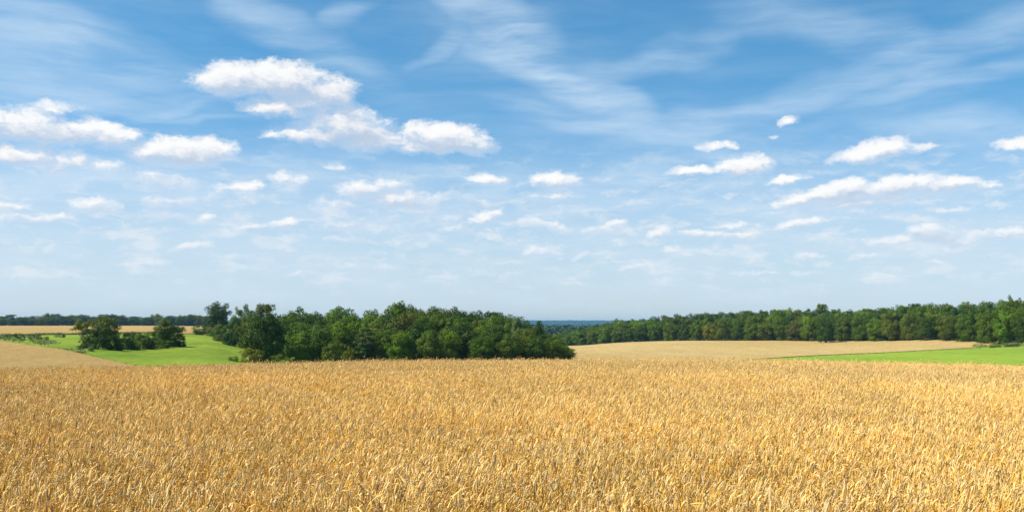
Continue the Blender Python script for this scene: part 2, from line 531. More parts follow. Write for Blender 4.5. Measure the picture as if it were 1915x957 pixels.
def sheet(name, Xs, near, far, lift, mat, ny, label=None, cat=None, kind='structure', geo=1.0):
    """a field: for photo columns Xs, from depth near(X) to far(X), lifted over the ground, with sides down to the soil"""
    Xs = np.asarray(Xs, float)
    nr = np.interp(Xs, [p[0] for p in near], [p[1] for p in near])
    fr = np.interp(Xs, [p[0] for p in far], [p[1] for p in far])
    fr = np.maximum(fr, nr + .5)
    s = np.linspace(0, 1, ny) ** geo
    yy = nr[:, None] + (fr - nr)[:, None] * s[None, :]
    xx = ((Xs - HX) / F)[:, None] * yy
    edge = np.minimum(yy - nr[:, None], fr[:, None] - yy)
    zz = surf(xx.ravel(), yy.ravel()).reshape(xx.shape) + lift
    V = np.stack([xx.ravel(), yy.ravel(), zz.ravel()], 1)
    nX, nY = xx.shape
    idx = np.arange(nX * nY).reshape(nX, nY)
    quads = np.stack([idx[:-1, :-1].ravel(), idx[1:, :-1].ravel(), idx[1:, 1:].ravel(), idx[:-1, 1:].ravel()], 1)
    ring = np.concatenate([idx[:, 0], idx[-1, 1:], idx[::-1, -1][1:], idx[0, ::-1][1:-1]])
    low = V[ring].copy()
    low[:, 2] = gz(low[:, 0], low[:, 1]) - .3
    b = len(V) + np.arange(len(ring))
    V = np.concatenate([V, low])
    r2 = np.roll(ring, -1); b2 = np.roll(b, -1)
    sk = np.stack([ring, b, b2, r2], 1)
    o = link(name, mesh_from(name, V, np.concatenate([quads, sk]), mat, True))
    tag(o, label, cat, kind=kind)
    return o


MOUND_FAR = [(-700, 265), (-200, 222), (0, 188), (60, 170), (125, 148), (200, 127), (250, 110), (285, 92), (308, 78)]
sheet('mound_wheat_field', np.linspace(-700, 308, 150), [(-700, 76), (308, 76)], MOUND_FAR, .12, M_FARWHEAT, 90)
MEADOW_NEAR = [(p[0], p[1] - .6) for p in MOUND_FAR[:-1]] + [(312, 74), (700, 74)]
MEADOW_FAR = [(-700, 247), (0, 245), (125, 265), (270, 300), (400, 308), (600, 300), (700, 290)]
sheet('meadow', np.linspace(-700, 640, 180), MEADOW_NEAR, MEADOW_FAR, -.12, M_MEADOW, 80)
sheet('far_wheat_field', np.linspace(-700, 520, 120), [(p[0], p[1] - 1) for p in MEADOW_FAR], [(-700, 850), (520, 850)], .2, M_FARWHEAT, 60)
GREEN_FAR = [(1370, 184), (1425, 197), (1500, 209), (1650, 234), (1850, 276), (2000, 276), (2600, 240)]
FOREST_F = [(860, 760), (1000, 600), (1071, 500), (1150, 470), (1250, 440), (1400, 418), (1540, 394), (1650, 372), (1700, 355), (1760, 325), (1850, 288), (1915, 272), (2100, 262), (2600, 240)]
sheet('pale_wheat_field', np.linspace(1000, 1858, 160), [(1000, 74), (1366, 74), (1371, 184), (1425, 197), (1500, 209), (1650, 234), (1850, 276), (1860, 280)],
      [(p[0], min(p[1], 450) + 3) for p in FOREST_F], .03, M_PALEWHEAT, 80)
sheet('green_crop_field', np.linspace(1367, 2600, 160), [(1367, 74), (2600, 74)], [(p[0], p[1] + 1.2) for p in GREEN_FAR], -.10, M_MEADOW2, 70)


def build_soil():
    xs = np.arange(-70, 70.1, 1.0)
    ys = np.arange(1.0, 74.1, 1.0)
    X, Y = np.meshgrid(xs, ys)
    Z = gz(X.ravel(), Y.ravel()) + .05
    nx = len(xs)
    i, j = np.meshgrid(np.arange(len(xs) - 1), np.arange(len(ys) - 1))
    a = (j * nx + i).ravel()
    o = link('field_soil', mesh_from('field_soil', np.stack([X.ravel(), Y.ravel(), Z], 1), np.stack([a, a + 1, a + nx + 1, a + nx], 1), M_SOIL, True))
    tag(o, kind='structure')


build_soil()


# ------------------------------------------------------------------ tubes
def tube(path, radii, sides=6):
    P = np.asarray(path, float)
    n = len(P)
    V, Fc = [], []
    T = np.gradient(P, axis=0)
    T /= np.linalg.norm(T, axis=1, keepdims=True) + 1e-9
    ref = np.array([1.0, 0.13, 0.2])
    for i in range(n):
        a = np.cross(T[i], ref); a /= np.linalg.norm(a) + 1e-9
        b = np.cross(T[i], a)
        for k in range(sides):
            th = 2 * math.pi * k / sides
            V.append(P[i] + radii[i] * (math.cos(th) * a + math.sin(th) * b))
    for i in range(n - 1):
        for k in range(sides):
            k2 = (k + 1) % sides
            Fc.append((i * sides + k, i * sides + k2, (i + 1) * sides + k2, (i + 1) * sides + k))
    return np.array(V), Fc


# ------------------------------------------------------------------ wheat in the foreground: one crop of countless stalks
def stalk(rng, V, Fc, Cc, x, y, lean_dir, near=True):
    h = rng.normal(.69, .07)
    la = rng.normal(.13, .09)
    dx, dy = math.cos(lean_dir), math.sin(lean_dir)
    tone = rng.normal(1.0, .13)
    gold = np.array([.92, .57, .11]) * tone * np.array([1, rng.uniform(.93, 1.06), rng.uniform(.75, 1.25)])
    # stem
    pts = []
    for i in range(5):
        s = i / 4
        off = la * h * s ** 2
        pts.append((x + dx * off, y + dy * off, h * s * (1 - .12 * la * s)))
    P = np.array(pts)
    b = len(V)
    r = .0021
    for p in P:
        for k in range(3):
            th = k * 2.094 + lean_dir
            V.append((p[0] + r * math.cos(th), p[1] + r * math.sin(th), p[2])); Cc.append(gold)
    for i in range(4):
        for k in range(3):
            k2 = (k + 1) % 3
            Fc.append((b + i * 3 + k, b + i * 3 + k2, b + i * 3 + 3 + k2, b + i * 3 + 3 + k))
    # ear, nodding over to the lean side
    d = P[-1] - P[-2]; d /= np.linalg.norm(d)
    nod = rng.choice([rng.uniform(.05, .5), rng.uniform(.5, 1.3), rng.uniform(1.3, 2.6)], p=[.66, .22, .12])
    L = rng.uniform(.052, .078)
    neck = rng.uniform(.01, .035)
    ang = math.atan2(math.hypot(d[0], d[1]), d[2])
    nd = lean_dir + rng.normal(0, .7)
    hx, hy = math.cos(nd), math.sin(nd)
    p = P[-1].copy()
    pale = np.array([.87, .61, .235]) * rng.normal(1.0, .14) * np.array([1, rng.uniform(.94, 1.04), rng.uniform(.8, 1.15)])
    if rng.random() < .17:
        pale *= .55
    segs = 9
    radii = [.0022, .0020, .0065, .0078, .0062, .0080, .0060, .0066, .0030, .0008]
    wide = rng.uniform(.78, 1.02)
    b = len(V)
    for i in range(segs + 1):
        t = i / segs
        a = ang + nod * min(1, t * 1.25)
        if i:
            st = neck / 1.0 if i == 1 else L / (segs - 1)
            p = p + np.array([hx * math.sin(a), hy * math.sin(a), math.cos(a)]) * st
        sx = np.array([-hy, hx, 0.0]); up = np.array([hx * math.cos(a), hy * math.cos(a), -math.sin(a)])
        r = radii[i] * wide
        for k in range(4):
            th = k * math.pi / 2 + (.785 if i % 2 else .3)
            V.append(p + r * (math.cos(th) * sx + .75 * math.sin(th) * up)); Cc.append(pale * (1.0 if i % 2 else .9))
    for i in range(segs):
        for k in range(4):
            k2 = (k + 1) % 4
            Fc.append((b + i * 4 + k, b + i * 4 + k2, b + i * 4 + 4 + k2, b + i * 4 + 4 + k))
    # dry leaves
    for _ in range(rng.integers(1, 4)):
        z0 = rng.uniform(.25, .92) * h
        s = z0 / h
        q = np.array([x + dx * la * h * s * s, y + dy * la * h * s * s, z0])
        th = rng.uniform(0, 6.28)
        Ll = rng.uniform(.10, .24); w = rng.uniform(.0035, .0065)
        a = rng.uniform(.1, .6); curl = rng.uniform(.5, 2.4)
        lc = np.array([.89, .595, .16]) * rng.normal(1.0, .16)
        b = len(V)
        ex, ey = math.cos(th), math.sin(th)
        tw = rng.uniform(-1, 1)
        for i in range(4):
            t = i / 3
            if i:
                aa = a + curl * t
                q = q + np.array([ex * math.sin(aa), ey * math.sin(aa), math.cos(aa)]) * Ll / 3
            ww = w * (1 - t * t * .85)
            side = np.array([-ey, ex, tw * t])
            V.append(q - side * ww); V.append(q + side * ww); Cc.append(lc); Cc.append(lc)
        for i in range(3):
            Fc.append((b + i * 2, b + i * 2 + 1, b + i * 2 + 3, b + i * 2 + 2))


def build_wheat():
    lib = bpy.data.collections.new('wheat_tufts')
    NP = 10
    for k in range(NP):
        rng = np.random.default_rng(100 + k)
        V, Fc, Cc = [], [], []
        n = 108
        for _ in range(n):
            r = .36 * math.sqrt(rng.random()); th = rng.uniform(0, 6.283)
            stalk(rng, V, Fc, Cc, r * math.cos(th), r * math.sin(th), rng.normal(.1, .85))
        me = mesh_from('wheat_tuft', np.array(V), np.array(Fc), M_STRAW, False, np.array(Cc))
        o = bpy.data.objects.new('wheat_tuft', me)
        lib.objects.link(o)
    rng = np.random.default_rng(5)
    s = .45
    pts = []
    y = 2.6
    while y < 70:
        step = s if y < 50 else s * 1.25
        half = .53 * y + 8
        xs = np.arange(-half, half, step)
        xx = xs + rng.uniform(-.5, .5, len(xs)) * step
        yy = y + rng.uniform(-.5, .5, len(xs)) * step
        pts.append(np.stack([xx, yy], 1))
        y += step
    P = np.concatenate(pts)
    x, y = P[:, 0], P[:, 1]
    z = gz(x, y) + .03

    def wave(fx, fy, ph):
        return np.sin(x * fx + y * fy + ph)
    low = (wave(.9, .35, 0) * wave(-.25, .8, 1.3) + .7 * wave(.31, -.22, 2.1) * wave(.17, .4, .4) + .5 * wave(2.1, 1.3, .7) * wave(1.2, -1.9, 2.2)) / 2.2
    low2 = (wave(.13, .21, 4) + wave(-.19, .09, 1) * wave(.4, .5, 2)) / 2
    n = len(P)
    me = bpy.data.meshes.new('wheat')
    me.vertices.add(n)
    me.vertices.foreach_set('co', np.stack([x, y, z], 1).astype(np.float32).ravel())
    rot = np.stack([rng.normal(0, .07, n) - .05 * low, rng.normal(.11, .07, n) + .13 * low2 + .09 * low, rng.normal(0, .5, n)], 1)
    scl = np.clip(rng.normal(1, .05, n) + .05 * low + .04 * low2, .8, 1.2)
    sc3 = np.stack([np.full(n, 1.0), np.full(n, 1.0), scl * 1.0], 1)
    mirror = rng.random(n) < .0
    a = me.attributes.new('rot', 'FLOAT_VECTOR', 'POINT'); a.data.foreach_set('vector', rot.astype(np.float32).ravel())
    a = me.attributes.new('scl', 'FLOAT_VECTOR', 'POINT'); a.data.foreach_set('vector', sc3.astype(np.float32).ravel())
    a = me.attributes.new('pick', 'INT', 'POINT'); a.data.foreach_set('value', rng.integers(0, NP, n).astype(np.int32))
    v = 1.05 + .08 * low + .09 * low2 + rng.normal(0, .05, n)
    v *= 1.0 + .07 * np.tanh(x / 14) - .03
    warm = .5 * low2 + rng.normal(0, .35, n)
    tint = np.stack([v * (1 + .01 * warm), v * (1 - .02 * warm), v * (1 - .14 * warm), np.ones(n)], 1)
    a = me.attributes.new('clump_tint', 'FLOAT_COLOR', 'POINT'); a.data.foreach_set('color', tint.astype(np.float32).ravel())
    o = link('wheat', me)
    tag(o, 'ripe golden wheat crop with nodding ears filling the foreground', 'wheat', kind='stuff')
    g = bpy.data.node_groups.new('scatter_wheat', 'GeometryNodeTree')
    g.interface.new_socket('Geometry', in_out='INPUT', socket_type='NodeSocketGeometry')
    g.interface.new_socket('Geometry', in_out='OUTPUT', socket_type='NodeSocketGeometry')
    gi = g.nodes.new('NodeGroupInput'); go = g.nodes.new('NodeGroupOutput')
    ci = g.nodes.new('GeometryNodeCollectionInfo')
    ci.inputs['Collection'].default_value = lib
    ci.inputs['Separate Children'].default_value = True
    ci.inputs['Reset Children'].default_value = True
    iop = g.nodes.new('GeometryNodeInstanceOnPoints')
    iop.inputs['Pick Instance'].default_value = True

    def attr(nm, dt):
        q = g.nodes.new('GeometryNodeInputNamedAttribute'); q.data_type = dt
        q.inputs['Name'].default_value = nm
        return q.outputs['Attribute']
    g.links.new(gi.outputs[0], iop.inputs['Points'])
    g.links.new(ci.outputs[0], iop.inputs['Instance'])
    g.links.new(attr('pick', 'INT'), iop.inputs['Instance Index'])
    g.links.new(attr('rot', 'FLOAT_VECTOR'), iop.inputs['Rotation'])
    g.links.new(attr('scl', 'FLOAT_VECTOR'), iop.inputs['Scale'])
    g.links.new(iop.outputs[0], go.inputs[0])
    md = o.modifiers.new('scatter', 'NODES')
    md.node_group = g
    me.materials.append(M_STRAW)


build_wheat()


# ------------------------------------------------------------------ tree patterns (unit: a tree 10 m tall)
def leaf_quads(rng, centers, out, size, tint):
    n = len(centers)
    nrm = out * .9 + rng.normal(0, .38, (n, 3))
    nrm /= np.linalg.norm(nrm, axis=1, keepdims=True) + 1e-9
    ref = rng.normal(0, 1, (n, 3))
    a = np.cross(nrm, ref); a /= np.linalg.norm(a, axis=1, keepdims=True) + 1e-9
    b = np.cross(nrm, a)
    s = size * rng.uniform(.6, 1.3, (n, 1))
    l = s * rng.uniform(.9, 1.5, (n, 1))
    V = np.stack([centers - a * l, centers - b * s * .75, centers + a * l, centers + b * s * .75], 1).reshape(-1, 3)
    Fc = np.arange(n * 4).reshape(n, 4)
    C = np.repeat(tint, 4, axis=0)
    return V, Fc, C


def make_crown(seed, shape, nclump, nleaf, leaf=.13):
    """leaf sprays gathered into clumps through the crown volume"""
    rng = np.random.default_rng(seed)
    clumps = []      # centre, radius
    if shape == 'round':
        cz, rx, rz, rc = 5.3, 3.9, 4.5, (.75, 1.35)
    elif shape == 'tall':
        cz, rx, rz, rc = 5.3, 2.8, 4.4, (.7, 1.3)
    elif shape == 'skirt':
        cz, rx, rz, rc = 4.9, 3.7, 4.8, (.8, 1.5)
    elif shape == 'cone':
        cz, rx, rz, rc = 4.9, 3.2, 4.7, (.75, 1.1)
    elif shape == 'shrub':
        cz, rx, rz, rc = 4.2, 6.2, 5.2, (1.1, 2.2)
    elif shape == 'open':
        cz, rx, rz, rc = 7.0, 3.6, 2.7, (.5, 1.0)
    elif shape == 'pine':
        cz, rx, rz, rc = 5.6, 3.2, 4.2, (.6, 1.1)
    lob = rng.normal(0, 1, (5, 3)); lob /= np.linalg.norm(lob, axis=1, keepdims=True)
    for k in range(nclump):
        d = rng.normal(0, 1, 3); d /= np.linalg.norm(d)
        if d[2] < -.35 and shape == 'open':
            d[2] *= .3
            d /= np.linalg.norm(d)
        if shape in ('round', 'skirt', 'tall', 'shrub', 'cone'):      # full shoulders
            d = d / (np.sum(np.abs(d) ** 2.7) ** (1 / 2.7))
        bump = 1 + .10 * max(0, (lob @ d).max()) - .10 * rng.random() + rng.normal(0, .035)
        f = (rng.random() ** .28) if shape != 'open' else rng.random() ** .5
        r = rng.uniform(*rc)
        if f > .85:
            r *= .8
        wx = rx
        zz = d[2] * rz * f * bump
        if shape == 'cone':
            rel = (zz + rz) / (2 * rz)
            wx = rx * (1.12 - .42 * max(0, rel - .25) ** 1.2)
        if shape in ('skirt', 'shrub') and zz < 0:
            hn = math.hypot(d[0], d[1]) + 1e-6
            f = max(f, .75)
            wx = rx * (1.0 - .12 * abs(zz) / rz) / hn * min(1.0, .35 + hn)
        if shape == 'pine':
            rel = (zz + rz) / (2 * rz)
            wx = rx * (1.1 - .75 * rel)
            zz = round(zz / 1.1) * 1.1 + rng.normal(0, .15)
        c = np.array([d[0] * wx * f * bump, d[1] * wx * f * bump, cz + zz])
        c[2] = max(c[2], r * .55)
        clumps.append((c, r))
    axis = np.array([0, 0, cz])
    Vs, Fs, Cs = [], [], []
    nb = 0
    tot = sum(r * r for _, r in clumps)
    for c, r in clumps:
        n = int(nleaf * r * r / tot)
        d = rng.normal(0, 1, (n, 3)); d /= np.linalg.norm(d, axis=1, keepdims=True)
        d[:, 2] = np.where(d[:, 2] < -.6, -d[:, 2], d[:, 2])
        sq = np.array([1, 1, .88 if shape != 'pine' else .4])
        rr = r * (.62 + .42 * rng.random((n, 1)) ** .6) * (1 + .12 * np.sin(d[:, :1] * 7 + c[0] * 3) + .12 * np.sin(d[:, 1:2] * 8 + c[1] * 5))
        P = c + d * rr * sq
        P[:, 2] = np.maximum(P[:, 2], .05 + .2 * rng.random(n))
        o = d * .8 + (P - axis) / (np.linalg.norm(P - axis, axis=1, keepdims=True) + 1e-6) * .5
        o /= np.linalg.norm(o, axis=1, keepdims=True)
        g = rng.normal(1, .13); w = rng.normal(0, .10)
        t = np.array([g * (1 + w), g, g * (1 - w)]) * rng.normal(1, .10, (n, 1))
        V, Fc, C = leaf_quads(rng, P, o, leaf, np.clip(t, .3, 2))
        Vs.append(V); Fs.append(Fc + nb); Cs.append(C); nb += len(V)
    # loose twigs past the outline
    n = int(nleaf * .025)
    ci = rng.integers(0, len(clumps), n)
    cc = np.array([clumps[i][0] for i in ci]); cr = np.array([clumps[i][1] for i in ci])[:, None]
    d = rng.normal(0, 1, (n, 3)); d /= np.linalg.norm(d, axis=1, keepdims=True); d[:, 2] = np.abs(d[:, 2]) * .9
    V, Fc, C = leaf_quads(rng, cc + d * cr * rng.uniform(1.0, 1.35, (n, 1)), d, leaf * .8, np.ones((n, 3)))
    Vs.append(V); Fs.append(Fc + nb); Cs.append(C)
    return np.concatenate(Vs), np.concatenate(Fs), np.concatenate(Cs), clumps


def make_trunk(seed, shape, clumps):
    rng = np.random.default_rng(seed)
    V, Fc = [], []
    nb = 0
    low = [c for c, r in clumps]
    top = 7.5 if shape not in ('shrub',) else 3.0
    r0 = .26 if shape != 'shrub' else .2
    bend = rng.normal(0, .25, 2)
    path = [(bend[0] * (s * s), bend[1] * (s * s), -.5 + s * (top + .5)) for s in np.linspace(0, 1, 7)]
    v, f = tube(path, [r0 * (1.35 if i == 0 else 1 - .13 * i) for i in range(7)], 7)
    V.append(v); Fc += [tuple(i + nb for i in q) for q in f]; nb += len(v)
    order = rng.permutation(len(low))[:14 if shape == 'open' else 9]
    for k in order:
        c = low[k]
        s0 = rng.uniform(.25, .8)
        st = np.array([bend[0] * s0 * s0, bend[1] * s0 * s0, -.5 + s0 * (top + .5)])
        if st[2] > c[2]:
            st[2] = max(.5, c[2] * .55)
        mid = (st + c) / 2 + np.array([0, 0, -.3]) + rng.normal(0, .2, 3)
        v, f = tube([st, mid, c], [.11, .07, .025], 5)
        V.append(v); Fc += [tuple(i + nb for i in q) for q in f]; nb += len(v)
    return np.concatenate(V), np.array(Fc)


PAT = {}


def pattern(kind, shape, seeds, nclump, nleaf, leaf=.13):
    for s in seeds:
        V, Fc, C, cl = make_crown(s, shape, nclump, nleaf, leaf)
        crown = mesh_from(kind + '_crown', V, Fc, M_LEAF, False, C)
        tv, tf = make_trunk(s, shape, cl)
        trunk = mesh_from(kind + '_trunk', tv, tf, M_BARK, True)
        # the two in one mesh for trees too far away to show parts
        both = mesh_from(kind + '_whole', np.concatenate([V, tv]), np.concatenate([Fc, tf + len(V)]), M_LEAF, False, np.concatenate([C, np.ones((len(tv), 3)) * np.array([1.6, 1.0, 1.6])]))
        PAT.setdefault(kind, []).append((crown, trunk, both))


pattern('round', 'round', (1, 2, 3), 95, 15000)
pattern('tall', 'tall', (11, 12, 13), 80, 13000)
pattern('skirt', 'skirt', (21, 22, 23, 24), 110, 17000)
pattern('cone', 'cone', (31, 32), 150, 19000, .11)
pattern('shrub', 'shrub', (41, 42, 43), 45, 9000, .20)
pattern('open', 'open', (51, 52), 34, 4200, .12)
pattern('pine', 'pine', (61, 62), 60, 9000, .12)

GREENS = {
    'mid': (.086, .138, .008), 'dark': (.046, .086, .006), 'fresh': (.118, .190, .008), 'olive': (.105, .135, .010),
    'yellow': (.19, .185, .010), 'blue': (.052, .098, .020), 'pale': (.15, .19, .055), 'rust': (.092, .105, .013),
}
trng = np.random.default_rng(77)
PARTNAMES = {'tree': ('crown', 'trunk'), 'shrub': ('foliage', 'stem')}


def tree(kind, x, y, h, width, green, label, cat='tree', name='broadleaf_tree', group=None, variant=None, whole=False, sink=.0, lean=0.0):
    pats = PAT[kind]
    crown, trunk, both = pats[trng.integers(len(pats)) if variant is None else variant % len(pats)]
    z = float(gz(x, y)) - sink
    s = h / 10.0
    col = np.array(GREENS[green]) * trng.normal(1, .07) * np.array([trng.normal(1, .05), 1, trng.normal(1, .06)])
    rz = trng.uniform(0, 6.283)
    if whole:
        r = link(name, both)
        r.color = (*col, 1)
    else:
        r = link(name, None)
        r.empty_display_size = .5
        pn = PARTNAMES['shrub' if cat == 'shrub' else 'tree']
        c = link(pn[0], crown, r); c.color = (*col, 1)
        link(pn[1], trunk, r)
    r.location = (x, y, z)
    r.rotation_euler = (0, lean, rz)
    wxy = s * width
    r.scale = (wxy, wxy, s)
    tag(r, label, cat, group)
    return r


def tree_px(kind, X, y, Ytop, Wpx, green, label, **kw):
    """stand a tree at photo column X and depth y, as tall and wide as the photo shows it there"""
    x = (X - HX) / F * y
    g = float(gz(x, y))
    top = CZ - (Ytop - HY) / F * y
    h = max(1.0, top - g)
    base_w = {'round': .86, 'tall': .66, 'skirt': .84, 'cone': .78, 'shrub': 1.42, 'open': .82, 'pine': .70}[kind]
    w = (Wpx / F * y) / (h * base_w)
    return tree(kind, x, y, h * 1.02, w, green, label, **kw)


# ---- the bushes and small trees on the meadow at the left
tree_px('open', 156, 178, 592, 50, 'yellow', 'open yellowish crowned small tree, leftmost in the bush clump on the meadow', name='thorn_tree', variant=0)
tree_px('tall', 200, 182, 592, 44, 'olive', 'upright olive green small tree standing over the dark bush on the meadow', name='thorn_tree', variant=1)
tree_px('shrub', 184, 171, 611, 62, 'dark', 'big dark bush under the two small trees on the meadow', cat='shrub', name='bush')
tree_px('shrub', 166, 168, 628, 36, 'olive', 'olive bush at the left foot of the big dark bush', cat='shrub', name='bush')
tree_px('shrub', 232, 180, 621, 44, 'dark', 'dark rounded bush just right of the two small trees on the meadow', cat='shrub', name='bush')
tree_px('shrub', 247, 200, 620, 36, 'mid', 'low green bush half hidden behind the row in the meadow', cat='shrub', name='bush')
tree_px('shrub', 268, 190, 624, 46, 'mid', 'green bush in the middle of the row between the two tree clumps', cat='shrub', name='bush')
tree_px('shrub', 288, 198, 620, 34, 'olive', 'olive bush left of the rightmost small tree on the meadow', cat='shrub', name='bush')
tree_px('tall', 308, 204, 599, 40, 'olive', 'rightmost small tree on the meadow with a leaning olive crown', name='thorn_tree', variant=2)
tree_px('shrub', 322, 206, 609, 48, 'dark', 'dark bush at the foot of the rightmost small tree on the meadow', cat='shrub', name='bush')
tree_px('shrub', 300, 196, 636, 46, 'mid', 'low green bush spreading in front of the rightmost small tree', cat='shrub', name='bush')
tree_px('shrub', 336, 208, 632, 26, 'dark', 'small dark bush at the right end of the meadow row', cat='shrub', name='bush')
tree_px('shrub', 250, 184, 636, 30, 'fresh', 'small fresh green bush at the front of the meadow row', cat='shrub', name='bush')

tree_px('shrub', 214, 173, 626, 34, 'dark', 'dark low bush filling the gap right of the big dark bush', cat='shrub', name='bush')
tree_px('shrub', 277, 188, 632, 34, 'dark', 'dark low bush at the foot of the row, left of the rightmost small tree', cat='shrub', name='bush')

# ---- rough weeds at the left edge of the meadow
for X, y, Yt, W, g, lab in [
    (12, 212, 625.5, 22, 'pale', 'pale weed clump nearest the left picture edge above the wheat mound'),
    (34, 214, 624.5, 26, 'mid', 'green weed clump at the left, on the rim of the wheat mound'),
    (58, 205, 625, 30, 'pale', 'wide pale weed clump in the rough strip behind the mound'),
    (84, 200, 629, 18, 'dark', 'small dark weed clump at the right end of the rough strip'),
    (70, 216, 625.5, 18, 'mid', 'small green weed clump behind the wide pale one'),
    (112, 238, 621.5, 22, 'pale', 'pale weed clump on the far rim of the meadow'),
    (150, 158, 645, 16, 'pale', 'pale grassy tuft at the left foot of the big dark bush'),
    (172, 156, 650, 14, 'pale', 'pale grassy tuft in front of the big dark bush'),
]:
    tree_px('shrub', X, y, Yt, W, g, lab, cat='shrub', name='weed_clump')

# ---- the lone round tree and the bushes left of the copse
tree_px('skirt', 408, 330, 569, 46, 'dark', 'lone round dark tree at the left end of the copse, apart from it', variant=0)
tree_px('shrub', 378, 306, 607, 36, 'mid', 'low bush on the field edge left of the lone round tree', cat='shrub', name='bush')
tree_px('shrub', 396, 300, 614, 22, 'fresh', 'small fresh bush under the lone round tree', cat='shrub', name='bush')
tree_px('shrub', 418, 262, 606, 44, 'mid', 'green bush at the left corner of the copse', cat='shrub', name='bush')
tree_px('shrub', 440, 245, 604, 50, 'dark', 'dark bush at the left corner of the copse beside the tall dense tree', cat='shrub', name='bush')
tree_px('round', 457, 290, 573, 40, 'mid', 'upright green tree just right of the lone round tree', variant=1)
tree_px('skirt', 440, 275, 593, 30, 'mid', 'lower green tree in the dip between the lone tree and the copse')
tree_px('skirt', 468, 240, 592, 44, 'olive', 'olive green tree behind the left shoulder of the tall dense tree')
tree_px('cone', 495, 166, 585, 80, 'dark', 'tall dense oval tree standing out before the copse near its left end', name='oval_tree', variant=0, lean=.03)
tree_px('shrub', 470, 160, 651, 46, 'yellow', 'yellow green bush at the left foot of the tall dense tree', cat='shrub', name='bush')
tree_px('shrub', 522, 158, 662, 30, 'olive', 'small olive bush at the right foot of the tall dense tree', cat='shrub', name='bush')
tree_px('shrub', 436, 158, 669, 22, 'fresh', 'tiny fresh green bush where the meadow meets the copse', cat='shrub', name='bush')

# ---- the copse
SKY_C = [(440, 590), (455, 573), (495, 571), (520, 573), (545, 578), (580, 582), (592, 589), (612, 580), (640, 576), (665, 588), (700, 582), (720, 584), (745, 569),
         (780, 570), (820, 577), (870, 577), (900, 585), (945, 586), (965, 597), (990, 604), (1015, 611), (1040, 624), (1060, 640), (1075, 665)]


def skyc(X):
    return float(np.interp(X, [p[0] for p in SKY_C], [p[1] for p in SKY_C]))


ORD = ['first', 'second', 'third', 'fourth', 'fifth', 'sixth', 'seventh', 'eighth', 'ninth', 'tenth', 'eleventh', 'twelfth', 'thirteenth', 'fourteenth', 'fifteenth',
       'sixteenth', 'seventeenth', 'eighteenth', 'nineteenth', 'twentieth', '21st', '22nd', '23rd', '24th', '25th', '26th', '27th', '28th', '29th', '30th', '31st', '32nd', '33rd', '34th', '35th', '36th',
       '37th', '38th', '39th', '40th', '41st', '42nd', '43rd', '44th', '45th', '46th']
GWORD = {'mid': 'mid green', 'dark': 'dark green', 'fresh': 'fresh green', 'olive': 'olive green', 'yellow': 'yellow green', 'blue': 'bluish green', 'pale': 'pale green', 'rust': 'brownish green'}
# front edge: column, depth, top row, width, pattern, tint
front = [(560, 172, 622, 60, 'skirt', 'fresh'), (598, 174, 612, 58, 'skirt', 'mid'), (622, 170, 640, 44, 'shrub', 'olive'), (640, 180, 604, 56, 'skirt', 'fresh'), (652, 166, 650, 26, 'shrub', 'yellow'),
         (684, 174, 610, 54, 'pine', 'blue'), (716, 176, 616, 56, 'skirt', 'mid'), (748, 174, 622, 52, 'skirt', 'fresh'), (778, 180, 606, 56, 'skirt', 'dark'), (806, 174, 620, 56, 'skirt', 'mid'),
         (838, 180, 622, 46, 'skirt', 'fresh'), (866, 184, 606, 58, 'skirt', 'dark'), (900, 180, 628, 50, 'skirt', 'mid'), (926, 186, 612, 52, 'skirt', 'dark'), (954, 182, 626, 48, 'skirt', 'mid'),
         (980, 188, 618, 46, 'skirt', 'olive'), (1006, 184, 632, 44, 'skirt', 'dark'), (1030, 188, 636, 40, 'skirt', 'mid'), (1052, 190, 645, 32, 'skirt', 'mid')]
for i, (X, y, Yt, W, kd, g) in enumerate(front):
    shrubby = kd == 'shrub'
    tree_px(kd, X, y, Yt, W, g, '%s %s at the near edge of the copse, %s from the tall dense tree' % (GWORD[g], 'bush' if shrubby else ('pine' if kd == 'pine' else 'tree'), ORD[i]),
            cat='shrub' if shrubby else 'tree', name='bush' if shrubby else ('pine_tree' if kd == 'pine' else 'broadleaf_tree'), group='trees along the near edge of the copse')
rows = [(1, 192, 22, 38, 'inner'), (2, 206, 12, 40, 'inner'), (3, 222, 4, 38, 'top'), (4, 240, 0, 36, 'top')]
for ri, y0, drop, step, word in rows:
    X = 505 + 14 * ri
    while X < 1062 - 4 * ri:
        g = trng.choice(['mid', 'dark', 'fresh', 'olive', 'mid', 'rust', 'dark', 'mid'])
        kd = trng.choice(['round', 'skirt', 'skirt'])
        y = y0 + trng.uniform(-4, 4)
        Yt = skyc(X) + drop + trng.uniform(-2, 7)
        tree_px(kd, X + trng.uniform(-6, 6), y, Yt, trng.uniform(48, 66) * (1 if X < 980 else .75), g,
                ('broadleaf tree inside the copse, showing between its edge trees' if word == 'inner' else 'broadleaf tree of the copse whose crown makes its skyline'),
                group=('trees inside the copse' if word == 'inner' else 'skyline trees of the copse'))
        X += step
# accents on the copse skyline
tree_px('tall', 745, 218, 568, 40, 'fresh', 'bright fresh green tree, the highest crown in the copse')
tree_px('round', 500, 225, 571, 56, 'rust', 'brownish green tree whose crown rises behind the tall dense tree')
tree_px('tall', 968, 196, 596, 26, 'pale', 'slim pale green tree on the falling right shoulder of the copse')
tree_px('tall', 1008, 204, 603, 18, 'dark', 'small pointed dark tree near the right end of the copse skyline')

# ---- the long wood on the right
SKY_R = [(1040, 620), (1100, 612), (1150, 600), (1200, 596), (1250, 590), (1300, 586), (1350, 585), (1400, 583), (1450, 579), (1500, 578), (1540, 578), (1600, 579), (1650, 575), (1700, 570),
         (1750, 568), (1800, 565), (1850, 564), (1915, 560), (2100, 552)]


